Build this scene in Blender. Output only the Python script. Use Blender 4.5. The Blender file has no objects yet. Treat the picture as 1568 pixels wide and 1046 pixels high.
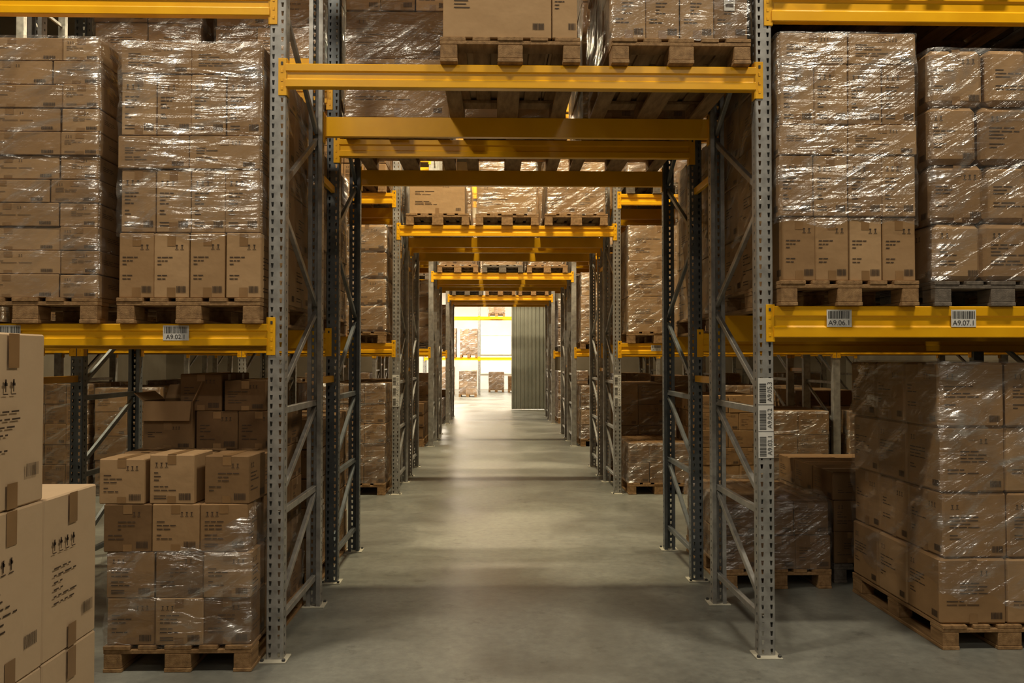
import bpy, math, random
from mathutils import Vector, Matrix, noise

scene = bpy.context.scene
COL = scene.collection

# ------------------------------------------------------------------ materials
def new_mat(name):
    m = bpy.data.materials.new(name); m.use_nodes = True
    nt = m.node_tree
    for n in list(nt.nodes): nt.nodes.remove(n)
    out = nt.nodes.new('ShaderNodeOutputMaterial')
    return m, nt, out

def N(nt, t, **kw):
    n = nt.nodes.new(t)
    for k, v in kw.items():
        if k in n.inputs: n.inputs[k].default_value = v
        else: setattr(n, k, v)
    return n

def ramp(nt, stops):
    r = nt.nodes.new('ShaderNodeValToRGB')
    e = r.color_ramp.elements
    while len(e) < len(stops): e.new(0.5)
    for i, (p, c) in enumerate(stops):
        e[i].position = p
        e[i].color = (c[0], c[1], c[2], 1) if hasattr(c, '__len__') else (c, c, c, 1)
    return r

def coords(nt, scale=(1, 1, 1), rot=(0, 0, 0), pre=None):
    tc = N(nt, 'ShaderNodeTexCoord'); src = tc.outputs['Object']
    if pre:
        m0 = N(nt, 'ShaderNodeMapping'); m0.inputs['Rotation'].default_value = pre
        nt.links.new(src, m0.inputs['Vector']); src = m0.outputs['Vector']
    mp = N(nt, 'ShaderNodeMapping')
    mp.inputs['Scale'].default_value = scale; mp.inputs['Rotation'].default_value = rot
    nt.links.new(src, mp.inputs['Vector'])
    return mp.outputs['Vector']

def simple(name, stops, nscale=6, scale=(1, 1, 1), rough=0.6, metal=0.0, bump=0.0, bscale=40, spec=0.5, detail=5):
    m, nt, out = new_mat(name)
    b = N(nt, 'ShaderNodeBsdfPrincipled'); L = nt.links.new
    L(b.outputs[0], out.inputs[0])
    v = coords(nt, scale)
    n = N(nt, 'ShaderNodeTexNoise', Scale=nscale, Detail=detail); L(v, n.inputs['Vector'])
    r = ramp(nt, stops); L(n.outputs['Fac'], r.inputs[0]); L(r.outputs[0], b.inputs['Base Color'])
    b.inputs['Roughness'].default_value = rough; b.inputs['Metallic'].default_value = metal
    b.inputs['Specular IOR Level'].default_value = spec
    if bump:
        n2 = N(nt, 'ShaderNodeTexNoise', Scale=bscale, Detail=4); L(v, n2.inputs['Vector'])
        bp = N(nt, 'ShaderNodeBump', Strength=bump, Distance=0.01); L(n2.outputs['Fac'], bp.inputs['Height'])
        L(bp.outputs[0], b.inputs['Normal'])
    return m

def cardboard_mat(name, lo, mid, hi):
    m, nt, out = new_mat(name); L = nt.links.new
    b = N(nt, 'ShaderNodeBsdfPrincipled'); L(b.outputs[0], out.inputs[0])
    at = N(nt, 'ShaderNodeAttribute'); at.attribute_name = 'tint'
    v = coords(nt)
    n = N(nt, 'ShaderNodeTexNoise', Scale=3.5, Detail=6, Roughness=0.6); L(v, n.inputs['Vector'])
    mx = N(nt, 'ShaderNodeMath', operation='MULTIPLY_ADD'); L(n.outputs['Fac'], mx.inputs[0])
    mx.inputs[1].default_value = 0.45; 
    ad = N(nt, 'ShaderNodeMath', operation='MULTIPLY_ADD'); L(at.outputs['Fac'], ad.inputs[0])
    ad.inputs[1].default_value = 0.75; ad.inputs[2].default_value = -0.1
    L(ad.outputs[0], mx.inputs[2])
    r = ramp(nt, [(0.0, lo), (0.5, mid), (1.0, hi)]); L(mx.outputs[0], r.inputs[0])
    L(r.outputs[0], b.inputs['Base Color'])
    b.inputs['Roughness'].default_value = 0.72; b.inputs['Specular IOR Level'].default_value = 0.25
    v2 = coords(nt, (1, 1, 1))
    n2 = N(nt, 'ShaderNodeTexNoise', Scale=9, Detail=3); L(v2, n2.inputs['Vector'])
    bp = N(nt, 'ShaderNodeBump', Strength=0.25, Distance=0.02); L(n2.outputs['Fac'], bp.inputs['Height'])
    L(bp.outputs[0], b.inputs['Normal'])
    return m

def film_mat():
    m, nt, out = new_mat('stretch_film'); L = nt.links.new
    tr = N(nt, 'ShaderNodeBsdfTransparent'); tr.inputs[0].default_value = (0.97, 0.965, 0.955, 1)
    gl = N(nt, 'ShaderNodeBsdfGlossy'); gl.inputs['Roughness'].default_value = 0.25
    gl.inputs['Color'].default_value = (0.97, 0.98, 1, 1)
    df = N(nt, 'ShaderNodeBsdfDiffuse'); df.inputs['Color'].default_value = (.78, .77, .75, 1)
    mg = N(nt, 'ShaderNodeMixShader'); mg.inputs[0].default_value = 0.18
    L(gl.outputs[0], mg.inputs[1]); L(df.outputs[0], mg.inputs[2])
    mix = N(nt, 'ShaderNodeMixShader'); L(tr.outputs[0], mix.inputs[1]); L(mg.outputs[0], mix.inputs[2])
    L(mix.outputs[0], out.inputs[0])
    v = coords(nt, (1.0, 1.0, 3), pre=(0.5, 0.45, 0))
    n = N(nt, 'ShaderNodeTexNoise', Scale=2.4, Detail=7, Roughness=0.62, Distortion=0.9); L(v, n.inputs['Vector'])
    r = ramp(nt, [(0.41, 0.05), (0.52, 0.12), (0.62, 0.40), (0.76, .72)]); L(n.outputs['Fac'], r.inputs[0])
    L(r.outputs[0], mix.inputs[0])
    va = coords(nt, (0.7, 0.7, 6)); na = N(nt, 'ShaderNodeTexNoise', Scale=3.0, Detail=4, Distortion=.5); L(va, na.inputs['Vector'])
    vb = coords(nt, (0.7, 0.7, 5), pre=(.45, .5, 0)); nb = N(nt, 'ShaderNodeTexNoise', Scale=2.3, Detail=5, Distortion=.7); L(vb, nb.inputs['Vector'])
    ad = N(nt, 'ShaderNodeMath', operation='ADD'); L(na.outputs['Fac'], ad.inputs[0]); L(nb.outputs['Fac'], ad.inputs[1])
    bp = N(nt, 'ShaderNodeBump', Strength=1.0, Distance=0.044); L(ad.outputs[0], bp.inputs['Height'])
    L(bp.outputs[0], gl.inputs['Normal'])
    return m

M_card = cardboard_mat('cardboard', (0.13, 0.07, 0.029), (0.31, 0.186, 0.086), (0.50, 0.33, 0.175))
M_cardL = cardboard_mat('cardboard_light', (0.46, 0.32, 0.19), (0.55, 0.40, 0.25), (0.62, 0.47, 0.31))
M_tape = simple('packing_tape', [(0.3, (0.23, 0.13, 0.055)), (0.7, (0.31, 0.18, 0.08))], rough=0.3)
M_ink = simple('print_ink', [(0.3, (0.045, 0.027, 0.015)), (0.7, (0.08, 0.048, 0.027))], rough=0.7)
M_paper = simple('label_paper', [(0.3, (0.62, 0.61, 0.58)), (0.7, (0.75, 0.74, 0.70))], rough=0.6)
M_film = film_mat()
STACK_MATS = [M_card, M_tape, M_ink, M_paper, M_film, M_cardL]
CARD, TAPE, INK, PAPER, FILM, CARDL = range(6)

M_wood = simple('pallet_wood', [(0.25, (0.15, 0.08, 0.03)), (0.5, (0.28, 0.16, 0.065)), (0.8, (0.42, 0.26, 0.12))],
                nscale=5, scale=(6, 1, 6), rough=0.8, bump=0.3, bscale=30)
M_woodg = simple('pallet_wood_weathered', [(0.25, (0.08, 0.065, 0.05)), (0.8, (0.22, 0.18, 0.14))],
                 nscale=5, scale=(6, 1, 6), rough=0.85, bump=0.3, bscale=30)
M_galv = simple('galvanized_steel', [(0.3, (0.26, 0.255, 0.24)), (0.55, (0.38, 0.375, 0.355)), (0.8, (0.48, 0.47, 0.45))],
                nscale=14, rough=0.42, metal=0.55)
M_blue = simple('blue_grey_steel', [(0.3, (0.10, 0.115, 0.125)), (0.8, (0.19, 0.21, 0.225))], nscale=10, rough=0.4, metal=0.45)
M_yel = simple('yellow_paint', [(0.3, (0.82, 0.405, 0.003)), (0.7, (0.92, 0.48, 0.006))], nscale=5, rough=0.33, bump=0.05)
M_dark = simple('dark_steel', [(0.3, (0.03, 0.03, 0.03)), (0.7, (0.06, 0.06, 0.055))], rough=0.5)
M_plate = simple('base_plate_paint', [(0.3, (0.45, 0.42, 0.33)), (0.7, (0.62, 0.59, 0.48))], rough=0.6)
RACK_MATS = [M_galv, M_yel, M_dark, M_plate, M_blue]

def floor_mat():
    m, nt, out = new_mat('polished_concrete'); L = nt.links.new
    b = N(nt, 'ShaderNodeBsdfPrincipled'); L(b.outputs[0], out.inputs[0])
    v = coords(nt)
    n = N(nt, 'ShaderNodeTexNoise', Scale=0.9, Detail=10, Roughness=0.6, Distortion=0.6); L(v, n.inputs['Vector'])
    r = ramp(nt, [(0.32, (0.135, 0.135, 0.12)), (0.5, (0.20, 0.203, 0.18)), (0.68, (0.28, 0.284, 0.252))]); L(n.outputs['Fac'], r.inputs[0])
    n2 = N(nt, 'ShaderNodeTexNoise', Scale=14, Detail=6, Roughness=0.7); L(v, n2.inputs['Vector'])
    r2 = ramp(nt, [(0.35, (0.82, 0.82, 0.82)), (0.65, (1.1, 1.1, 1.08))]); L(n2.outputs['Fac'], r2.inputs[0])
    mx = N(nt, 'ShaderNodeMix'); mx.data_type = 'RGBA'; mx.blend_type = 'MULTIPLY'; mx.inputs[0].default_value = 1
    L(r.outputs[0], mx.inputs[6]); L(r2.outputs[0], mx.inputs[7])
    n3 = N(nt, 'ShaderNodeTexNoise', Scale=4.5, Detail=10, Roughness=0.75); L(v, n3.inputs['Vector'])
    r4 = ramp(nt, [(0.33, (0.62, 0.62, 0.62)), (0.43, (1, 1, 1))]); L(n3.outputs['Fac'], r4.inputs[0])
    m2 = N(nt, 'ShaderNodeMix'); m2.data_type = 'RGBA'; m2.blend_type = 'MULTIPLY'; m2.inputs[0].default_value = 1
    L(mx.outputs[2], m2.inputs[6]); L(r4.outputs[0], m2.inputs[7])
    L(m2.outputs[2], b.inputs['Base Color'])
    r3 = ramp(nt, [(0.3, 0.28), (0.7, 0.45)]); L(n.outputs['Fac'], r3.inputs[0]); L(r3.outputs[0], b.inputs['Roughness'])
    bp = N(nt, 'ShaderNodeBump', Strength=0.12, Distance=0.01); L(n2.outputs['Fac'], bp.inputs['Height'])
    L(bp.outputs[0], b.inputs['Normal'])
    return m
M_floor = floor_mat()
M_wall = simple('painted_wall', [(0.3, (0.30, 0.27, 0.21)), (0.7, (0.38, 0.34, 0.27))], nscale=1.5, rough=0.85)
M_wallw = simple('white_wall', [(0.3, (0.66, 0.62, 0.56)), (0.7, (0.76, 0.72, 0.66))], nscale=1.5, rough=0.85)
M_ceil = simple('ceiling_panel', [(0.3, (0.10, 0.092, 0.08)), (0.7, (0.14, 0.13, 0.11))], nscale=1.5, rough=0.85)
M_door = simple('green_grey_sheet', [(0.3, (0.27, 0.29, 0.255)), (0.7, (0.33, 0.35, 0.31))], nscale=3, rough=0.5)
M_lamp = simple('lamp_housing', [(0.3, (0.7, 0.7, 0.7)), (0.7, (0.8, 0.8, 0.8))], rough=0.4)

def emit_mat(name, col, st):
    m, nt, out = new_mat(name)
    e = N(nt, 'ShaderNodeEmission'); e.inputs[0].default_value = (*col, 1); e.inputs[1].default_value = st
    nt.links.new(e.outputs[0], out.inputs[0]); return m
M_winglow = emit_mat('window_daylight', (1.0, 0.94, 0.84), 2.2)

# ------------------------------------------------------------------ mesh builder
def _tmpl():
    idx = {}; co = []
    for sx in (-1, 1):
        for sy in (-1, 1):
            for sz in (-1, 1):
                for a in range(3):
                    idx[(sx, sy, sz, a)] = len(co); co.append(((sx, sy, sz), a))
    F = []
    for a in range(3):
        b, c = [(1, 2), (0, 2), (0, 1)][a]
        for s in (-1, 1):
            f = []
            for (sb, sc) in ((-1, -1), (1, -1), (1, 1), (-1, 1)):
                k = [0, 0, 0]; k[a] = s; k[b] = sb; k[c] = sc
                f.append(idx[(*k, a)])
            F.append(f)
    for (a, b) in ((0, 1), (0, 2), (1, 2)):
        c = 3 - a - b
        for sa in (-1, 1):
            for sb in (-1, 1):
                k1 = [0, 0, 0]; k1[a] = sa; k1[b] = sb; k1[c] = -1
                k2 = list(k1); k2[c] = 1
                F.append([idx[(*k1, a)], idx[(*k1, b)], idx[(*k2, b)], idx[(*k2, a)]])
    for sx in (-1, 1):
        for sy in (-1, 1):
            for sz in (-1, 1):
                F.append([idx[(sx, sy, sz, a)] for a in range(3)])
    P = [Vector([s[i] * (1 if i == a else 0.8) for i in range(3)]) for s, a in co]
    for i, f in enumerate(F):
        n = (P[f[1]] - P[f[0]]).cross(P[f[2]] - P[f[0]])
        c = sum((P[j] for j in f), Vector())
        if n.dot(c) < 0: F[i] = f[::-1]
    return co, F
T_CO, T_F = _tmpl()

class MB:
    def __init__(s): s.v = []; s.f = []; s.m = []; s.t = []; s.sm = []
    def face(s, pts, mat, tint=0.5, smooth=False):
        b = len(s.v); s.v.extend(pts); s.f.append(tuple(range(b, b + len(pts)))); s.m.append(mat); s.t.append(tint); s.sm.append(smooth)
    def cbox(s, x0, x1, y0, y1, z0, z1, mat, tint=0.5, c=0.003, M=None, jit=0):
        cx, cy, cz = (x0 + x1) / 2, (y0 + y1) / 2, (z0 + z1) / 2
        h = (abs(x1 - x0) / 2, abs(y1 - y0) / 2, abs(z1 - z0) / 2)
        c = min(c, min(h) * 0.45)
        b = len(s.v)
        for sg, a in T_CO:
            p = Vector([sg[i] * (h[i] if i == a else h[i] - c) for i in range(3)])
            if M is not None: p = M @ p
            s.v.append((p.x + cx, p.y + cy, p.z + cz))
        for f in T_F:
            s.f.append(tuple(b + j for j in f)); s.m.append(mat); s.t.append(tint); s.sm.append(False)
    def bar(s, p, q, w, d, mat, side=Vector((1, 0, 0))):
        """rectangular bar from p to q; w along side, d across."""
        p = Vector(p); q = Vector(q); ax = q - p; L = ax.length; ax.normalize()
        sd = Vector(side); ot = ax.cross(sd).normalized(); sd = ot.cross(ax).normalized()
        R = Matrix((sd, ot, ax)).transposed()
        c = (p + q) / 2
        b = len(s.v); h = (w / 2, d / 2, L / 2)
        ch = min(0.003, min(h) * 0.4)
        for sg, a in T_CO:
            k = R @ Vector([sg[i] * (h[i] if i == a else h[i] - ch) for i in range(3)]) + c
            s.v.append(k[:])
        for f in T_F:
            s.f.append(tuple(b + j for j in f)); s.m.append(mat); s.t.append(0.5); s.sm.append(False)
    def mesh(s, name, mats):
        me = bpy.data.meshes.new(name)
        me.from_pydata([tuple(v) for v in s.v], [], s.f)
        for m in mats: me.materials.append(m)
        me.polygons.foreach_set('material_index', s.m)
        me.polygons.foreach_set('use_smooth', s.sm)
        at = me.attributes.new('tint', 'FLOAT', 'FACE'); at.data.foreach_set('value', s.t)
        me.update()
        return me

def obj(name, me, loc=(0, 0, 0), parent=None, rz=0):
    o = bpy.data.objects.new(name, me); COL.objects.link(o); o.location = loc; o.rotation_euler[2] = rz
    if parent: o.parent = parent
    return o

# ------------------------------------------------------------------ pallets
def pallet_mesh(mat, seed):
    r = random.Random(seed); mb = MB(); W, D = 0.8, 1.2
    for xc, w in ((-0.35, 0.1), (0, 0.145), (0.35, 0.1)):
        mb.cbox(xc - w / 2, xc + w / 2, 0, D, 0, 0.022, 0)
        for yc in (0.0725, 0.6, D - 0.0725):
            mb.cbox(xc - w / 2 + .002, xc + w / 2 - .002, yc - 0.07, yc + 0.07, 0.022, 0.1, 0, c=0.004)
    for yc in (0.0725, 0.6, D - 0.0725):
        mb.cbox(-W / 2, W / 2, yc - 0.07, yc + 0.07, 0.1, 0.122, 0)
    for xc, w in ((-0.3275, .145), (-.165, .1), (0, .145), (.165, .1), (0.3275, .145)):
        e = r.uniform(-.004, .004)
        mb.cbox(xc - w / 2, xc + w / 2, e, D + e, 0.122, 0.144, 0)
    return mb.mesh('wooden_pallet', [mat])
PALLETS = [pallet_mesh(M_wood, 1), pallet_mesh(M_wood, 2), pallet_mesh(M_woodg, 3)]

# ------------------------------------------------------------------ boxes
def layout(style, w, h):
    r = random.Random(style * 977 + int(w * 50) * 31 + int(h * 50)); q = []
    s = min(w, h)
    kind = style % 4
    tw = min(0.024, w * .12)
    if kind != 3:
        q.append((w / 2 - tw, w / 2 + tw, h * (0.80 if h > .2 else .72), h - .004, TAPE))
        q.append((w / 2 - tw, w / 2 + tw, .004, h * .16, TAPE))
    ih = min(0.032, h * .11); iw = ih * .62
    u = w * (0.12 if kind % 2 else 0.60); v = h * 0.76
    for i in range(3 if kind < 2 else 2):
        a = u + i * iw * 1.5
        if a + iw > w * .96: break
        q.append((a + iw * .38, a + iw * .62, v, v + ih * .7, INK))
        q.append((a + iw * .18, a + iw * .82, v + ih * .55, v + ih * .72, INK))
        q.append((a, a + iw, v - ih * .16, v - ih * .05, INK))
    lh = min(0.009, h * .035)
    def block(u0, v, n, vmin):
        for i in range(n):
            a = u0
            for k in range(r.randint(1, 3)):
                l = r.uniform(.06, .18) * w
                if a + l > w * .9: break
                q.append((a, a + l, v, v + lh * .65, INK)); a += l + .02 * w
            v -= lh * 2.2
            if v < vmin: return
    block(w * (0.10 if kind != 2 else 0.3), h * .62, 3 + kind, h * .42)
    if h > .17: block(w * .1, h * .34, 2 + (kind + 1) % 3, h * .24)
    bw = min(0.065, w * .28); bh = min(0.038, h * .14); a = w * .93 - bw; v = h * .08
    t = a
    while t < a + bw:
        d = r.choice((.002, .003, .004)); q.append((t, min(t + d, a + bw), v, v + bh, INK)); t += d + r.choice((.0015, .0025))
    if kind == 1: 
        for i in range(2): q.append((w * .1, w * .38, h * (.1 + .05 * i), h * (.1 + .05 * i) + lh * .6, INK))
    return q

FR = {'F': lambda x, y, z, e: (Vector((-x, -y - e, -z)), Vector((1, 0, 0)), Vector((0, 0, 1)), 2 * x, 2 * z),
      'B': lambda x, y, z, e: (Vector((x, y + e, -z)), Vector((-1, 0, 0)), Vector((0, 0, 1)), 2 * x, 2 * z),
      'R': lambda x, y, z, e: (Vector((x + e, -y, -z)), Vector((0, 1, 0)), Vector((0, 0, 1)), 2 * y, 2 * z),
      'L': lambda x, y, z, e: (Vector((-x - e, y, -z)), Vector((0, -1, 0)), Vector((0, 0, 1)), 2 * y, 2 * z)}

def carton(mb, x0, x1, y0, y1, z0, z1, rng, faces='', style=0, mat=CARD, c=0.005, rot=0.012, paper=False, tint=None):
    g = 0.002
    x0 += g; x1 -= g; y0 += g; y1 -= g; z1 -= .001
    M = Matrix.Rotation(rng.uniform(-rot, rot), 3, 'Z')
    dx, dy = rng.uniform(-.003, .003), rng.uniform(-.004, .004)
    x0 += dx; x1 += dx; y0 += dy; y1 += dy
    t = rng.random() if tint is None else tint
    mb.cbox(x0, x1, y0, y1, z0, z1, mat, t, c, M)
    C = Vector(((x0 + x1) / 2, (y0 + y1) / 2, (z0 + z1) / 2))
    hx, hy, hz = (x1 - x0) / 2, (y1 - y0) / 2, (z1 - z0) / 2
    for f in faces:
        if f == 'T':
            p = [M @ Vector(k) + C for k in ((-.025, -hy, hz + .0012), (.025, -hy, hz + .0012), (.025, hy, hz + .0012), (-.025, hy, hz + .0012))] if hy > hx else \
                [M @ Vector(k) + C for k in ((-hx, -.025, hz + .0012), (hx, -.025, hz + .0012), (hx, .025, hz + .0012), (-hx, .025, hz + .0012))]
            mb.face([k[:] for k in p], TAPE); continue
        o, u, v, w, h = FR[f](hx, hy, hz, .0013)
        for (a, b, cc, d, m) in layout(style + (0 if f in 'FB' else 1), w, h):
            o2 = o + u.cross(v) * (.0006 if m == INK else 0)
            mb.face([(M @ (o2 + u * i + v * j) + C)[:] for i, j in ((a, cc), (b, cc), (b, d), (a, d))], m)
        if paper and f == 'F':
            for (a, b, cc, d, m) in ((.3, .62, .5, .82, PAPER), (.34, .58, .56, .62, INK), (.34, .58, .66, .70, INK), (.34, .5, .74, .77, INK)):
                o2 = o + u.cross(v) * (.002 if m == PAPER else .003)
                mb.face([(M @ (o2 + u * i + v * j) + C)[:] for i, j in ((a * w, cc * h), (b * w, cc * h), (b * w, d * h), (a * w, d * h))], m)

def film(mb, x0, x1, y0, y1, z0, z1, seed=0, off=0.010, step=0.04, amp=0.012, cap=True, rag=.012, ztop=None):
    x0 -= off; x1 += off; y0 -= off; y1 += off
    R = 0.03; pts = []
    def line(a, b, n):
        k = max(1, int((Vector(b) - Vector(a)).length / step))
        for i in range(k): pts.append((Vector(a).lerp(Vector(b), i / k), Vector(n)))
    def arc(c, a0):
        for i in range(3):
            t = a0 + i * math.pi / 6
            n = Vector((math.cos(t), math.sin(t))); pts.append((Vector(c) + n * R, n))
    line((x0 + R, y0), (x1 - R, y0), (0, -1)); arc((x1 - R, y0 + R), -math.pi / 2)
    line((x1, y0 + R), (x1, y1 - R), (1, 0)); arc((x1 - R, y1 - R), 0)
    line((x1 - R, y1), (x0 + R, y1), (0, 1)); arc((x0 + R, y1 - R), math.pi / 2)
    line((x0, y1 - R), (x0, y0 + R), (-1, 0)); arc((x0 + R, y0 + R), math.pi)
    n = len(pts); nz = max(2, int((z1 - z0) / step)); base = len(mb.v)
    rows = nz + 1 + (1 if cap else 0)
    for j in range(rows):
        top = j > nz
        for i, (p, nn) in enumerate(pts):
            zt = z1 + (ztop(p) if ztop else 0)
            z = z0 + (zt - z0) * min(j, nz) / nz + (.008 if top else 0)
            q = Vector((p.x * 3.0 + seed * 7.1, p.y * 3.0, z * 8 + p.x * 4))
            d = noise.noise(q) * amp + abs(noise.noise(q * 2.3)) * amp * .8
            if top: d -= .05
            e = max(0, 1 - j / 3)
            zz = z + noise.noise(Vector((p.x * 5 + seed, p.y * 5, .3))) * rag * e + noise.noise(Vector((p.x * 4 + seed, p.y * 4, j))) * .003
            mb.v.append((p.x + nn.x * d, p.y + nn.y * d, zz))
    for j in range(rows - 1):
        for i in range(n):
            k = (i + 1) % n
            mb.f.append((base + j * n + i, base + j * n + k, base + (j + 1) * n + k, base + (j + 1) * n + i))
            mb.m.append(FILM); mb.t.append(.5); mb.sm.append(True)

def ribbon(mb, p0, p1, w0, w1, y, seed, n=30, m=8, amp=.03):
    """loose bunched strip of film across the front of a load"""
    base = len(mb.v); p0 = Vector(p0); p1 = Vector(p1); d = (p1 - p0); pr = Vector((-d.y, d.x)).normalized()
    for i in range(n + 1):
        t = i / n; w = w0 + (w1 - w0) * t; w *= 1 + .35 * noise.noise(Vector((t * 4, seed, 0)))
        for j in range(m + 1):
            s = j / m - .5
            c = p0 + d * t + pr * (s * w + .03 * noise.noise(Vector((t * 5, seed, 4))))
            yy = y - abs(noise.noise(Vector((t * 3, s * 7, seed)))) * amp - (.5 - abs(s)) * .012
            mb.v.append((c.x, yy, c.y))
    for i in range(n):
        for j in range(m):
            a = base + i * (m + 1) + j
            mb.f.append((a, a + 1, a + m + 2, a + m + 1)); mb.m.append(FILM); mb.t.append(.5); mb.sm.append(True)

def stack_mesh(rows, seed, W=0.8, D=1.18, ys=.01, wrap=True, mat=CARD, style=0, c=0.005, rot=.012, prints=True, paper_at=None, tint=None, wz=None, tr=None, rag=.012, amp=.012, ribbons=()):
    """rows bottom->top: (height, widths list or n, nd[, inset])"""
    rng = random.Random(seed); mb = MB(); z = 0
    for ri, row in enumerate(rows):
        h, ws, nd = row[0], row[1], row[2]
        inset = row[3] if len(row) > 3 else rng.uniform(0, .012)
        if isinstance(ws, int): ws = [1 / ws] * ws
        tot = sum(ws); w_av = W - 2 * inset; x = -W / 2 + inset + rng.uniform(-.006, .006)
        for i, w in enumerate(ws):
            w = w / tot * w_av
            for k in range(nd):
                d = (D - 2 * inset) / nd; y = ys + inset + k * d
                fs = ''
                if prints:
                    if k == 0: fs += 'F'
                    if i == 0: fs += 'L'
                    if i == len(ws) - 1: fs += 'R'
                    if ri == len(rows) - 1: fs += 'T'
                elif ri == len(rows) - 1: fs = 'T'
                hh = h - (rng.uniform(0, .006))
                tt = rng.uniform(*tr) if tr else tint
                carton(mb, x, x + w, y, y + d, z, z + hh, rng, fs, style + (ri % 2), mat, c, rot, paper=(paper_at == (ri, i) and k == 0), tint=tt)
            x += w
        z += h
    if wrap:
        z0, z1 = wz if wz else (0.0, z)
        film(mb, -W / 2, W / 2, ys, ys + D, z0, z1, seed, rag=rag, amp=amp)
    for r_ in ribbons: ribbon(mb, *r_)
    me = mb.mesh('cardboard_box_stack', STACK_MATS); me['h'] = z
    return me

PH = 0.144
def load(x, y, z, me, pal=0, name='cardboard_box_stack', rz=0):
    """x centre, y front, z support height"""
    obj('wooden_pallet', PALLETS[pal], (x, y, z), rz=rz)
    return obj(name, me, (x, y, z + PH), rz=rz)

four = [(.37, 4, 3), (.36, 4, 3), (.19, 2, 3), (.35, 4, 3), (.18, 2, 3)]
S_four = stack_mesh(four, 1, style=0, wz=(.34, 1.45), tr=(.45, .95), rag=.05)
S_four2 = stack_mesh([(.37, 4, 3), (.355, 4, 3), (.175, 2, 3), (.35, 4, 3), (.18, 2, 3)], 2, style=0, wz=(.33, 1.43), tr=(.4, .9), rag=.05)
flat = []
for i in range(11):
    flat.append((.134, [.73, .27] if i % 5 != 4 else [.66, .34], 2 if i % 2 else 3))
S_flat = stack_mesh(flat, 3, style=5, wrap=True, c=.004, tr=(.4, .85))
S_big = stack_mesh([(.385, 2, 3)] * 4, 4, style=2, c=.012, rot=.02, mat=CARD, tr=(.35, .85), wz=(.14, 1.54), rag=.14, amp=.03,
                   ribbons=[((-.36, 1.22), (.41, .72), .10, .26, -.02, 3), ((-.1, 1.12), (.41, 1.0), .05, .16, -.02, 9)])
S_bulge = stack_mesh([(.34, [.35, .65], 2), (.34, [.4, .6], 2), (.34, [.35, .65], 2), (.33, [.4, .6], 2)], 5, style=3, c=.03, rot=.03, W=.82, tr=(.3, .8), amp=.02)
GEN = [
    S_four, S_flat, S_bulge,
    stack_mesh([(.25, 3, 4)] * 5, 11, style=4, tr=(0, .45)),
    stack_mesh([(.3, 2, 3)] * 4, 12, style=6, tr=(.1, .55), amp=.02),
    stack_mesh([(.45, 1, 2), (.45, 1, 2), (.45, 1, 2)], 13, style=8, W=.78, tr=(.2, .9)),
    stack_mesh([(.22, 3, 3), (.22, 3, 3), (.22, 2, 3), (.22, 3, 3), (.22, 2, 2)], 14, style=7, wrap=False, tr=(0, .45)),
    stack_mesh([(.28, [.4, .6], 3), (.28, 2, 3), (.28, [.6, .4], 3), (.2, 3, 3)], 15, style=9, tr=(0, .8)),
]
LOW = [
    stack_mesh([(.25, 3, 4)] * 2, 21, style=4, tint=.05),
    stack_mesh([(.24, 3, 4), (.24, 3, 4), (.22, 2, 3)], 22, style=6, wrap=False, tint=.0),
    stack_mesh([(.3, 2, 3)] * 3, 23, style=8, tr=(0, .5)),
    GEN[3], GEN[4], GEN[7], GEN[6],
]
LOWS = [stack_mesh([(.45, 1, 2)], 31, style=8, W=.7, tint=.9, wrap=False), stack_mesh([(.42, 1, 2), (.4, 2, 2)], 32, style=3, W=.76, tr=(.4, .9)),
        stack_mesh([(.42, 2, 3), (.36, 2, 2)], 33, style=2, W=.76, tr=(.3, .9)), GEN[4], GEN[7], GEN[3]]

# ------------------------------------------------------------------ racks
HU = 6.6
def upright(mb, x, y, sgn, detail, mat=0):
    w, d = 0.0475, 0.075
    if not detail:
        mb.cbox(x - w, x + w, min(y, y + sgn * d), max(y, y + sgn * d), .008, HU, mat, c=.004)
        return
    z0 = .008
    def panel(P, cols, hole, pitch, hh):
        z = z0
        while z < HU - pitch:
            za, zb = z + (pitch - hh) / 2, z + (pitch + hh) / 2
            U0, U1 = cols[0], cols[-1]
            mb.face([P(U0, z), P(U1, z), P(U1, za), P(U0, za)], mat)
            for i in range(len(cols) - 1):
                if i in hole:
                    a, b = cols[i], cols[i + 1]; k = (b - a) * .22
                    mb.face([P(a, za), P(a + k, za), P(a, zb)], mat); mb.face([P(b - k, za), P(b, za), P(b, zb)], mat)
                else:
                    mb.face([P(cols[i], za), P(cols[i + 1], za), P(cols[i + 1], zb), P(cols[i], zb)], mat)
            mb.face([P(U0, zb), P(U1, zb), P(U1, z + pitch), P(U0, z + pitch)], mat)
            z += pitch
    f = y; g = y + sgn * .006
    panel(lambda u, z: (x + u, f, z), [-.043, -.033, -.017, .017, .033, .043], (1, 3), .05, .027)
    for s in (-1, 1):
        mb.face([(x + s * .043, f, z0), (x + s * w, g, z0), (x + s * w, g, HU), (x + s * .043, f, HU)], mat)
        panel(lambda u, z: (x + s * w, y + sgn * u, z), [.006, .028, .044, d], (1,), .05, .016)
        e = y + sgn * d
        mb.face([(x + s * w, e, z0), (x + s * .02, e, z0), (x + s * .02, e, HU), (x + s * w, e, HU)], mat)
    mb.face([(x - .012, f + sgn * .012, z0), (x + .012, f + sgn * .012, z0), (x + .012, f + sgn * .012, HU), (x - .012, f + sgn * .012, HU)], mat)

def baseplate(mb, x, y, sgn):
    mb.cbox(x - .075, x + .075, y - .045 if sgn > 0 else y - .09, y + .09 if sgn > 0 else y + .045, 0, .008, 3, c=.002)
    for dx in (-.06, .06):
        mb.cbox(x + dx - .009, x + dx + .009, y - sgn * .03 - .009, y - sgn * .03 + .009, .008, .022, 2)

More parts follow.
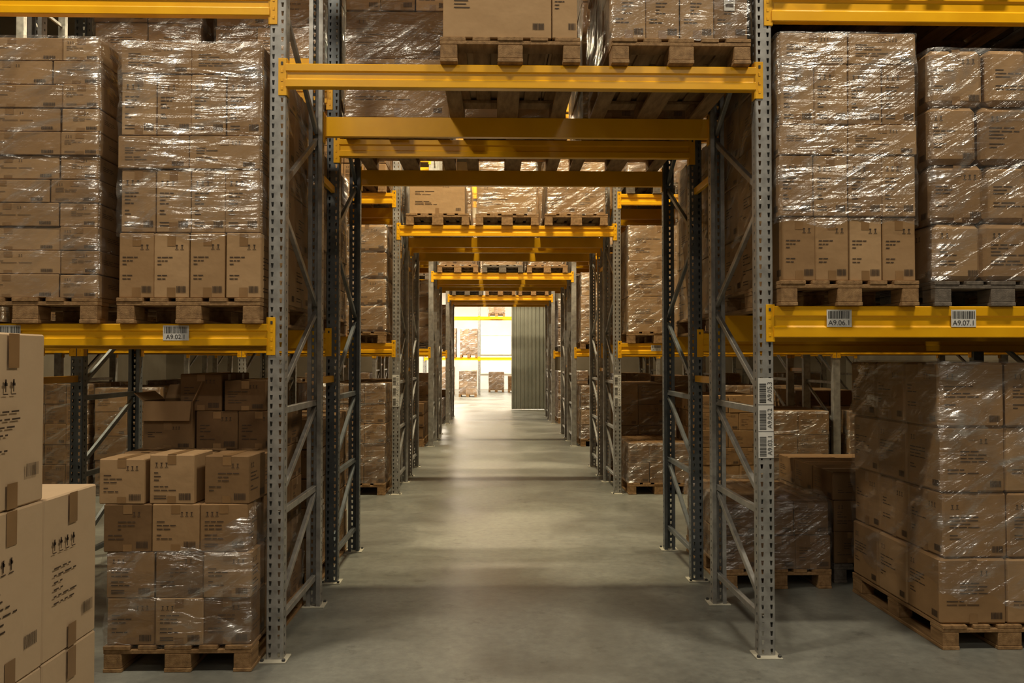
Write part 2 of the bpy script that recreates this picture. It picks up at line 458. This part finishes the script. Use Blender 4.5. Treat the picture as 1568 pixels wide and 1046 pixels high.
def frame(mb, x, yf, yb, detail, mat=0, flip=False):
    upright(mb, x, yf, 1, detail, mat); upright(mb, x, yb, -1, detail, mat)
    baseplate(mb, x, yf, 1); baseplate(mb, x, yb, -1)
    ya, yz = yf + .04, yb - .04
    for z in (.2, .81, 1.40):
        mb.bar((x, ya, z), (x, yz, z), .03, .04, mat)
    segs = [(.2, .81), (.81, 1.40)]
    z = 1.45; k = 0
    for a, b in segs:
        mb.bar((x, ya, a + .06), (x, yz, b - .03), .028, .036, mat)
    up = True
    while z + .6 < HU - .1:
        a, b = (ya, yz) if up else (yz, ya)
        mb.bar((x, a, z + .03), (x, b, z + .57), .028, .036, mat)
        z += .6; up = not up
    mb.bar((x, ya, z + .04), (x, yz, z + .04), .03, .04, mat)

def beam(mb, x0, x1, y, sgn, top, h):
    a = x0 + .0475; b = x1 - .0475
    yo = y - sgn * .012; yi = y + sgn * .038
    def P(u, z): return (yo + sgn * u, z)
    prof = [P(0, top - .004), P(.0, top - h * .30), P(.010, top - h * .36), P(.010, top - h * .62), P(.0, top - h * .68), P(.0, top - h + .004),
            P(.004, top - h), P(.05, top - h), P(.05, top), P(.004, top)]
    n = len(prof)
    for i in range(n):
        p, q = prof[i], prof[(i + 1) % n]
        pts = [(a, p[0], p[1]), (b, p[0], p[1]), (b, q[0], q[1]), (a, q[0], q[1])]
        if sgn > 0: pts = pts[::-1]
        mb.face(pts, 1)
    mb.face([(a, p[0], p[1]) for p in prof], 1); mb.face([(b, p[0], p[1]) for p in prof], 1)
    zc = top - h / 2
    for xe, s in ((x0, 1), (x1, -1)):
        xa = xe + s * .004; xb = xe + s * .052
        y2 = y - sgn * .006
        mb.cbox(min(xa, xb), max(xa, xb), min(y2, y - sgn * .0005), max(y2, y - sgn * .0005), zc - .115, zc + .1, 1, c=.001)
        xs1 = xe + s * .0485; xs2 = xe + s * .0545
        mb.cbox(min(xs1, xs2), max(xs1, xs2), min(y2, y + sgn * .05), max(y2, y + sgn * .05), zc - .115, zc + .1, 1, c=.001)
        for dz in (-.075, -.025, .025, .07):
            xm = xe + s * .025
            mb.cbox(xm - .006, xm + .006, min(y - sgn * .0085, y2), max(y - sgn * .0085, y2), zc + dz - .009, zc + dz + .009, 2 if dz == .07 else 1, c=.001)

XL = [-8.77, -5.97, -3.17]; XT = [-1.24, 1.56]; XR = [4.36, 7.16, 9.96]
def rack_row(yf, yb, right_tops, detail, bl=False, lbays=3, rbays=3, right_h=.14, umat=0):
    mb = MB()
    xs = XL[3 - lbays:] + XT + XR[:rbays]
    for x in xs:
        frame(mb, x, yf, yb, detail and abs(x) < 3.3, umat)
    for i in range(len(xs) - 1):
        x0, x1 = xs[i], xs[i + 1]
        if x0 == -1.24: lv = [(3.39, .135), (5.3, .135)]
        elif x0 >= 1.5: lv = [(t, right_h) for t in right_tops]
        else: lv = [(1.90, .125), (3.80, .135), (5.7, .135)]
        for t, h in lv:
            beam(mb, x0, x1, yf, 1, t, h); beam(mb, x0, x1, yb, -1, t, h)
    me = mb.mesh('pallet_rack', RACK_MATS)
    return obj('pallet_rack', me)

ROWS = []
PER = 5.6
for k in range(4):
    y = 4.63 + PER * k
    ra = [2.005, 3.84, 5.7] if k == 0 else [1.90, 3.80, 5.7]
    nb = 3 if k < 2 else 2
    A = rack_row(y, y + 1.05, ra, k < 2, lbays=nb, rbays=nb, right_h=.18 if k == 0 else .14, umat=0 if k != 1 else 0)
    B = rack_row(y + 1.59, y + 2.64, [1.90, 3.80, 5.7], k < 2, lbays=nb, rbays=nb, umat=4 if k == 0 else 0)
    ROWS.append((y, A, B))
    mb = MB()
    for x in (-3.17, -1.24, 1.56, 4.36):
        for z in (1.55, 3.0, 4.9):
            mb.bar((x, y + 1.05, z), (x, y + 1.59, z), .03, .05, 1)
    obj('row_spacers', mb.mesh('row_spacers', RACK_MATS), parent=A)

# labels ------------------------------------------------------------
def label(parent, x, y, z, w, h, text, vertical=False, n=1):
    mb = MB(); r = random.Random(len(text) + int(abs(x) * 100))
    mb.cbox(x - w / 2, x + w / 2, y - .002, y, z - h / 2, z + h / 2, 0, c=.0004)
    if not vertical:
        t = x - w * .44
        while t < x + w * .44:
            d = r.choice((.0025, .004, .006)); mb.face([(t, y - .003, z - h * .02), (t + d, y - .003, z - h * .02), (t + d, y - .003, z + h * .42), (t, y - .003, z + h * .42)], 1); t += d + r.choice((.003, .004))
    else:
        for i in range(n):
            zc0 = z - h / 2 + h / n * i
            t = zc0 + .012
            while t < zc0 + h / n - .03:
                d = r.choice((.0025, .004, .006)); mb.face([(x - w * .42, y - .003, t), (x + w * .02, y - .003, t), (x + w * .02, y - .003, t + d), (x - w * .42, y - .003, t + d)], 1); t += d + r.choice((.003, .004))
            mb.face([(x - w / 2, y - .003, zc0), (x + w / 2, y - .003, zc0), (x + w / 2, y - .003, zc0 + .003), (x - w / 2, y - .003, zc0 + .003)], 1)
    o = obj('barcode_label', mb.mesh('barcode_label', [M_paper, M_dark]), parent=parent)
    for i in range(n):
        cu = bpy.data.curves.new('label_text', 'FONT'); cu.body = text if not vertical else text[i]
        cu.align_x = 'CENTER'; cu.align_y = 'CENTER'
        cu.size = h * .42 if not vertical else w * .42
        t = bpy.data.objects.new('label_text', cu); COL.objects.link(t); cu.materials.append(M_dark)
        if not vertical:
            t.location = (x, y - .0035, z - h * .27); t.rotation_euler = (math.pi / 2, 0, 0)
        else:
            t.location = (x + w * .27, y - .0035, z - h / 2 + h / n * (i + .5)); t.rotation_euler = (math.pi / 2, -math.pi / 2, 0)
        t.parent = parent
A0 = ROWS[0][1]; C0 = ROWS[1][1]
yb_ = 4.63 - .012
label(A0, -1.80, yb_, 1.848, .145, .085, 'A9.02.1'); label(A0, -2.74, yb_, 1.848, .145, .085, 'A9.01.1')
label(A0, 1.985, yb_, 1.935, .145, .1, 'A9.06.1'); label(A0, 2.71, yb_, 1.935, .145, .1, 'A9.07.1'); label(A0, 3.6, yb_, 1.935, .145, .1, 'A9.08.1')
label(A0, 1.56, 4.63, 1.36, .088, .46, ['A9.03.1', 'A9.04.2', 'A9.05.3'], True, 3)
for x in (2.05, 2.9, 3.75, 4.9, 5.7, 6.5, -1.9, -2.6):
    label(C0, x, 10.23 - .012, 1.84, .13, .075, 'A7.0%d.1' % (abs(int(x)) + 1))
label(C0, 1.56, 10.23, 1.3, .088, .4, ['A7.03.1', 'A7.04.2', 'A7.05.3'], True, 3)
label(C0, -1.24, 10.23, 1.3, .088, .4, ['A7.01.1', 'A7.02.2', 'A7.02.3'], True, 3)

# ------------------------------------------------------------------ loads, row A and B
yA = 4.57
load(-1.715, yA, 1.90, S_four)
load(-2.62, yA, 1.90, S_flat, 1)
load(2.03, yA, 2.005, S_four2)
load(2.93, yA + .02, 2.005, S_bulge, 2)
load(3.83, yA, 2.005, GEN[4], 1)
S_t2 = stack_mesh([(.62, [.81, .19], 2), (.4, [.7, .3], 2)], 41, style=3, mat=CARD, wrap=False, W=.78, tint=.9)
S_t3 = stack_mesh([(.34, 4, 3), (.34, 4, 3), (.34, 4, 3)], 42, style=2, W=.8, wrap=True, paper_at=(0, 3))
load(.09, yA - .0, 3.39, S_t2, 1); load(1.07, yA, 3.39, S_t3, 0)
for i, x in enumerate((2.03, 2.93, 3.83)): load(x, yA, 3.84, GEN[(i * 2 + 4) % 8], i % 3)
load(3.02, 4.71, 0, S_big); load(3.9, 4.74, 0, GEN[4])
mb = MB(); rng = random.Random(5); z = 0
for ri, h in enumerate((.255, .25, .26, .27)):
    for i in range(3):
        for k in range(2):
            w = .262 if ri < 3 else .25
            x = -.39 + i * w + (0.0 if ri < 3 else (-.045, -.02, .03)[i]) - (.02 if ri == 2 else 0); y = .01 + k * .27
            fs = 'F' + ('R' if i == 2 else '') + ('L' if i == 0 else '') + ('T' if ri == 3 else '')
            carton(mb, x, x + w, y, y + .26, z, z + h - (rng.uniform(0, .025) if ri == 3 else 0), rng, fs, 4 + (ri + i) % 3, rot=.07 if ri == 3 else (.035 if ri == 2 else .01), tint=rng.uniform(.0, .85))
    z += h
z = 0
for ri, h in enumerate((.255, .25, .26, .23, .24, .23)):
    for i in range(3 if ri < 4 else 2):
        for k in range(2):
            x = -.39 + i * .262 + (0 if ri < 4 else .13 * 2); y = .6 + k * .29
            if ri == 5: x -= .1
            if ri == 5 and i == 1: x += .01
            carton(mb, x, x + .26, y, y + .28, z, z + h - (.04 if ri == 5 and i == 1 else 0), rng, 'FRLT' if ri > 3 else 'R', 4, rot=.03, tint=rng.uniform(-.1, .1))
    z += h
def zt(p):
    t = max(0, 1 - math.hypot(p.x - .39, (p.y - .15) * .8) / .45)
    return .24 * t * t * (3 - 2 * t) + .03 * noise.noise(Vector((p.x * 6, p.y * 6, 2)))
film(mb, -.39, .39, .01, 1.17, 0.0, .50, 77, off=.014, amp=.03, ztop=zt)
ribbon(mb, (-.22, .20), (.40, .50), .06, .24, -.02, 5); ribbon(mb, (.02, .52), (.40, .46), .04, .1, -.02, 8); ribbon(mb, (-.25, .22), (.40, .06), .05, .1, -.02, 11)
me = mb.mesh('cardboard_box_stack', STACK_MATS)
load(-1.72, 4.47, 0, me)

def open_box(x0, x1, y0, y1, z0, z1):
    mb = MB(); t = .006
    mb.cbox(x0, x1, y0, y1, z0, z0 + t, 0, .15)
    mb.cbox(x0, x1, y0, y0 + t, z0 + t, z1, 0, .15); mb.cbox(x0, x1, y1 - t, y1, z0 + t, z1, 0, .15)
    mb.cbox(x0, x0 + t, y0 + t, y1 - t, z0 + t, z1, 0, .15); mb.cbox(x1 - t, x1, y0 + t, y1 - t, z0 + t, z1, 0, .15)
    w = (y1 - y0)
    mb.bar((x1, (y0 + y1) / 2, z1), (x1 + .055, (y0 + y1) / 2, z1 + .12), w * .96, t, 0, side=(0, 1, 0))
    mb.bar((x0, (y0 + y1) / 2, z1), (x0 - .06, (y0 + y1) / 2, z1 + .05), w * .96, t, 0, side=(0, 1, 0))
    mb.bar(((x0 + x1) / 2, y1, z1), ((x0 + x1) / 2, y1 + .07, z1 + .09), (x1 - x0) * .96, t, 0, side=(1, 0, 0))
    mb.bar(((x0 + x1) / 2, y0, z1), ((x0 + x1) / 2, y0 - .03, z1 - .12), (x1 - x0) * .96, t, 0, side=(1, 0, 0))
    for (a, b, c, d, m) in layout(4, x1 - x0, z1 - z0 - .13):
        mb.face([(x0 + a, y0 - .0015, z0 + c), (x0 + b, y0 - .0015, z0 + c), (x0 + b, y0 - .0015, z0 + d), (x0 + a, y0 - .0015, z0 + d)], m)
    return obj('open_cardboard_box', mb.mesh('open_cardboard_box', STACK_MATS))
open_box(-2.16, -1.86, 5.04, 5.36, .144 + 1.0, .144 + .997 + .30)

yB = 6.11
load(-1.72, yB, 0, GEN[6], 1)
load(-1.72, yB, 1.90, GEN[3]); load(-2.62, yB, 1.90, GEN[5])
load(-1.72, yB, 3.80, GEN[7]); load(-2.62, yB, 3.80, GEN[4])
S_tall = stack_mesh([(.45, 1, 2), (.37, 1, 2), (.3, 3, 3), (.3, 3, 3)], 51, style=2, W=.8)
load(-.74, yB, 3.39, S_tall); load(.16, yB, 3.39, GEN[5], 1); load(1.07, yB, 3.39, GEN[4])
for i, x in enumerate((2.04, 2.95, 3.85)):
    load(x, yB, 1.90, GEN[(i + 5) % 8], i % 3); load(x, yB, 3.80, GEN[(i + 2) % 8], i % 3)
load(2.10, 5.98, 0, LOW[0], 1); load(2.98, 6.13, 0, LOW[1], 2); load(3.85, 6.13, 0, LOW[4])
for i, x in enumerate((4.85, 5.75, 6.65)):
    for zz in (0, 2.005, 3.84): load(x, yA + .03, zz, GEN[(i + int(zz * 3)) % 8], i % 3)
    for zz in (0, 1.9): load(x, yB, zz, GEN[(i + 3 + int(zz * 3)) % 8], i % 3)

mb = MB(); n = 26
for j in range(n + 1):
    for i in range(n + 1):
        u, v = i / n, j / n; x = -.44 + .88 * u; y = -.03 + 1.25 * v
        edge = max(abs(x) - .40, 0) + max(.0 - y, 0) + max(y - 1.19, 0)
        zz = .525 + .12 * max(0, noise.noise(Vector((x * 4, y * 4, 3)))) + .06 * abs(noise.noise(Vector((x * 11, y * 11, 1)))) - edge * 4
        mb.v.append((x, y, zz))
for j in range(n):
    for i in range(n):
        a = j * (n + 1) + i; mb.f.append((a, a + 1, a + n + 2, a + n + 1)); mb.m.append(0); mb.t.append(.5); mb.sm.append(True)
obj('plastic_sheet', mb.mesh('plastic_sheet', [M_film]), (2.10, 5.98, .144))

# ------------------------------------------------------------------ other rows, filled
rng = random.Random(99)
def slots(x0, x1):
    n = 2 if x1 - x0 < 2.2 else 3
    g = (x1 - x0 - .095 - n * .8) / (n + 1)
    return [x0 + .0475 + g + .4 + i * (.8 + g) for i in range(n)]
for k in range(1, 4):
    y = ROWS[k][0]
    nb = 3 if k < 2 else 2
    xs = XL[3 - nb:] + XT + XR[:nb]
    for half, yy in ((0, y - .06), (1, y + 1.48)):
        for i in range(len(xs) - 1):
            x0, x1 = xs[i], xs[i + 1]
            tun = x0 == -1.24
            lv = [3.39] if tun else [0, 1.90, 3.80]
            for z in lv:
                for x in slots(x0, x1):
                    if rng.random() < (.12 if z else .08) and not tun: continue
                    me = rng.choice(LOWS if tun else (LOW if z == 0 else GEN))
                    if k == 1 and half == 0 and tun: me = LOWS[[0, 1, 2][slots(x0, x1).index(x)]]
                    load(x, yy + rng.uniform(-.02, .02), z, me, rng.randint(0, 2))

# ------------------------------------------------------------------ foreground cartons (left, in the camera aisle)
mb = MB(); rng = random.Random(8)
def fcarton(x0, x1, y0, y1, z0, z1, nump):
    carton(mb, x0, x1, y0, y1, z0, z1, rng, '', 0, CARDL, .006, .006, tint=rng.uniform(.4, .8))
    X = x1 + .003; w = y1 - y0; h = z1 - z0; rr = random.Random(nump)
    def q(a, b, c, d, m, e=0): mb.face([(X + e, y0 + a, z0 + c), (X + e, y0 + b, z0 + c), (X + e, y0 + b, z0 + d), (X + e, y0 + a, z0 + d)], m)
    q(w / 2 - .03, w / 2 + .03, h - .12, h - .003, TAPE); q(w / 2 - .03, w / 2 + .03, .003, .09, TAPE)
    for i in range(4):
        a = .05 + i * .045; b = h - .2
        q(a + .010, a + .016, b, b + .035, INK, .001); q(a + .003, a + .023, b + .02, b + .03, INK, .001); q(a + .008, a + .018, b + .03, b + .042, INK, .001); q(a, a + .027, b - .01, b - .006, INK, .001)
    for i in range(6):
        a = .06
        for k in range(rr.randint(2, 4)):
            l = rr.uniform(.015, .05)
            if a + l > w - .1: break
            q(a, a + l, h - .27 - i * .026, h - .264 - i * .026, INK, .001); a += l + .012
    t = w - .12
    while t < w - .045:
        d = rr.choice((.002, .004)); q(t, t + d, .10, .145, INK, .001); t += d + .003
for ci, (y0, y1) in enumerate(((2.18, 2.585), (2.59, 2.99), (2.995, 3.39))):
    for xi, (xa, xb) in enumerate(((-2.43, -2.035), (-2.03, -1.635))):
        for r_, (za, zb) in enumerate(((PH, .59), (.592, 1.188), (1.19, 1.79))):
            if ci == 2 and r_ == 2: continue
            fcarton(xa, xb, y0, y1, za, zb, ci * 3 + r_)
me = mb.mesh('cardboard_box_stack', STACK_MATS)
obj('cardboard_box_stack', me)
obj('wooden_pallet', PALLETS[0], (-2.03, 2.19, 0))

# ------------------------------------------------------------------ room shell
def shell(name, x0, x1, y0, y1, z0, z1, mat):
    mb = MB(); mb.cbox(x0, x1, y0, y1, z0, z1, 0, c=.001)
    return obj(name, mb.mesh(name, [mat]))
X0, X1, Y0, Y1, H = -11.0, 12.0, -11.0, 27.4, 8.4
AH = 7.0
shell('floor', X0 - .2, X1 + .2, Y0 - .2, 48.2, -.2, 0, M_floor)
shell('ceiling', X0 - .2, X1 + .2, Y0 - .2, Y1 + .2, H, H + .2, M_ceil)
shell('wall_left', X0 - .2, X0, Y0, Y1, 0, H, M_wall)
shell('wall_right', X1, X1 + .2, Y0, Y1, 0, H, M_wall)
shell('wall_rear', X0 - .2, X1 + .2, Y0 - .2, Y0, 0, H, M_wall)
OL, OR_, OH = -2.6, 1.7, 4.3
mb = MB()
mb.cbox(X0, OL, Y1, Y1 + .2, 0, H, 0); mb.cbox(OR_, X1, Y1, Y1 + .2, 0, H, 0); mb.cbox(OL, OR_, Y1, Y1 + .2, OH, H, 0)
obj('wall_far', mb.mesh('wall_far', [M_wall]))
mb = MB(); x = .62; i = 0; yd = Y1 - .12
prof = []
while x < 2.0:
    for dx, dy in ((0, 0), (.05, 0), (.065, -.03), (.115, -.03), (.13, 0)): prof.append((x + dx, yd + dy))
    x += .13
for a, b in zip(prof, prof[1:]):
    if (Vector(a) - Vector(b)).length < 1e-5: continue
    mb.face([(a[0], a[1], .03), (b[0], b[1], .03), (b[0], b[1], 4.35), (a[0], a[1], 4.35)], 0)
mb.cbox(.58, .64, yd - .04, yd + .03, .02, 4.37, 0); mb.cbox(.58, 2.05, yd + .005, yd + .03, .02, 4.37, 0)
mb.cbox(-2.7, 2.3, yd - .06, yd + .05, 4.38, 4.5, 0)
obj('door_1', mb.mesh('door_1', [M_door]))
shell('wall_annex_left', -7.2, -7, Y1 + .2, 46, 0, AH, M_wallw)
shell('wall_annex_right', 7, 7.2, Y1 + .2, 46, 0, AH, M_wallw)
shell('wall_annex_far', -7.2, 7.2, 46, 46.2, 0, AH, M_wallw)
shell('ceiling_annex', -7.2, 7.2, Y1 + .2, 46.2, AH, AH + .2, M_wallw)
def window(name, x0, x1, z0, z1):
    mb = MB(); y = 45.99
    mb.face([(x0, y, z0), (x1, y, z0), (x1, y, z1), (x0, y, z1)], 0)
    for a, b, c, d in ((x0 - .06, x0, z0 - .06, z1 + .06), (x1, x1 + .06, z0 - .06, z1 + .06), (x0, x1, z1, z1 + .06), (x0, x1, z0 - .06, z0)):
        mb.cbox(a, b, y - .06, y + .005, c, d, 1)
    obj(name, mb.mesh(name, [M_winglow, M_plate]))
window('window_1', -.75, .95, 2.0, 3.0); window('window_2', -.75, .95, .9, 1.6)
mb = MB()
for x in (-3.3, -.72, 2.1):
    frame(mb, x, 38, 39.05, False, 0)
for x0, x1 in ((-3.3, -.72), (-.72, 2.1)):
    for yy, s in ((38, 1), (39.05, -1)):
        beam(mb, x0, x1, yy, s, 1.78, .13); beam(mb, x0, x1, yy, s, 3.7, .13)
obj('pallet_rack', mb.mesh('pallet_rack', RACK_MATS))
load(-1.2, 37.95, 1.78, GEN[4]); load(-2.2, 37.95, 1.78, GEN[3]); load(-1.2, 37.0 - .6, 0, GEN[7]); load(-2.3, 37.95, 0, GEN[4])
load(.1, 41.5, 0, LOW[2]); load(1.1, 41.0, 0, LOW[1]); load(.1, 38, 3.7, GEN[2])

# ------------------------------------------------------------------ lamps
def lamp(x, y, z, power, col, sx=1.5, sy=.22, ceil=H):
    mb = MB()
    mb.cbox(x - sx / 2 - .04, x + sx / 2 + .04, y - sy / 2 - .03, y + sy / 2 + .03, z + .01, z + .09, 0, c=.01)
    for dx in (-sx * .4, sx * .4):
        mb.cbox(x + dx - .008, x + dx + .008, y - .008, y + .008, z + .09, ceil, 0, c=.001)
    o = obj('ceiling_lamp', mb.mesh('ceiling_lamp', [M_lamp]))
    l = bpy.data.lights.new('lamp_tube', 'AREA'); l.shape = 'RECTANGLE'; l.size = sx; l.size_y = sy
    l.energy = power; l.color = col
    lo = bpy.data.objects.new('lamp_tube', l); COL.objects.link(lo); lo.location = (x, y, z); lo.parent = o

W1 = (1.0, .84, .54); W2 = (1.0, .80, .50); W3 = (1, .87, .66)
for x in (-2.9, 3.3): lamp(x, 2.75, 7.3, 235, W3, sx=1.2)
for x in (-2.4, 2.4): lamp(x, -3.2, 7.0, 95, (1, .9, .76))  # unseen lamps behind the camera, added to fill the rack fronts
for x in (-2.4, 2.4): lamp(x, -8.2, 7.0, 80, (1, .9, .76))  # second unseen pair farther back, added for fill and film highlights
for x in (-5.4, .15, 5.2): lamp(x, 8.75, 7.4, 160 if x != .15 else 400, W1, sx=1.2, sy=.16)
for x in (-3.4, .15, 4.0): lamp(x, 14.35, 7.4, 150 if x != .15 else 400, W1, sx=1.2, sy=.16)
for x in (-2.4, .15, 3.0): lamp(x, 19.95, 7.4, 150 if x != .15 else 380, W2, sx=1.2, sy=.16)
lamp(0, 25.6, 7.2, 340, W2)
for x in (-2.5, 2.5):
    for y in (31, 36, 42): lamp(x, y, 5.8, 560, (1, .88, .70), ceil=AH)

w = bpy.data.worlds.new('world'); scene.world = w; w.use_nodes = True
w.node_tree.nodes['Background'].inputs[0].default_value = (.9, .85, .75, 1)
w.node_tree.nodes['Background'].inputs[1].default_value = .05

# ------------------------------------------------------------------ camera
cam = bpy.data.cameras.new('camera'); co = bpy.data.objects.new('camera', cam); COL.objects.link(co)
cam.lens = 28.47; cam.sensor_width = 36; cam.clip_start = .05; cam.clip_end = 200
co.location = (0, 0, 1.70); co.rotation_euler = (math.radians(91.247), 0, math.radians(-1.247))
scene.camera = co
scene.view_settings.view_transform = 'Standard'
scene.view_settings.look = 'None'
scene.view_settings.exposure = 0.0
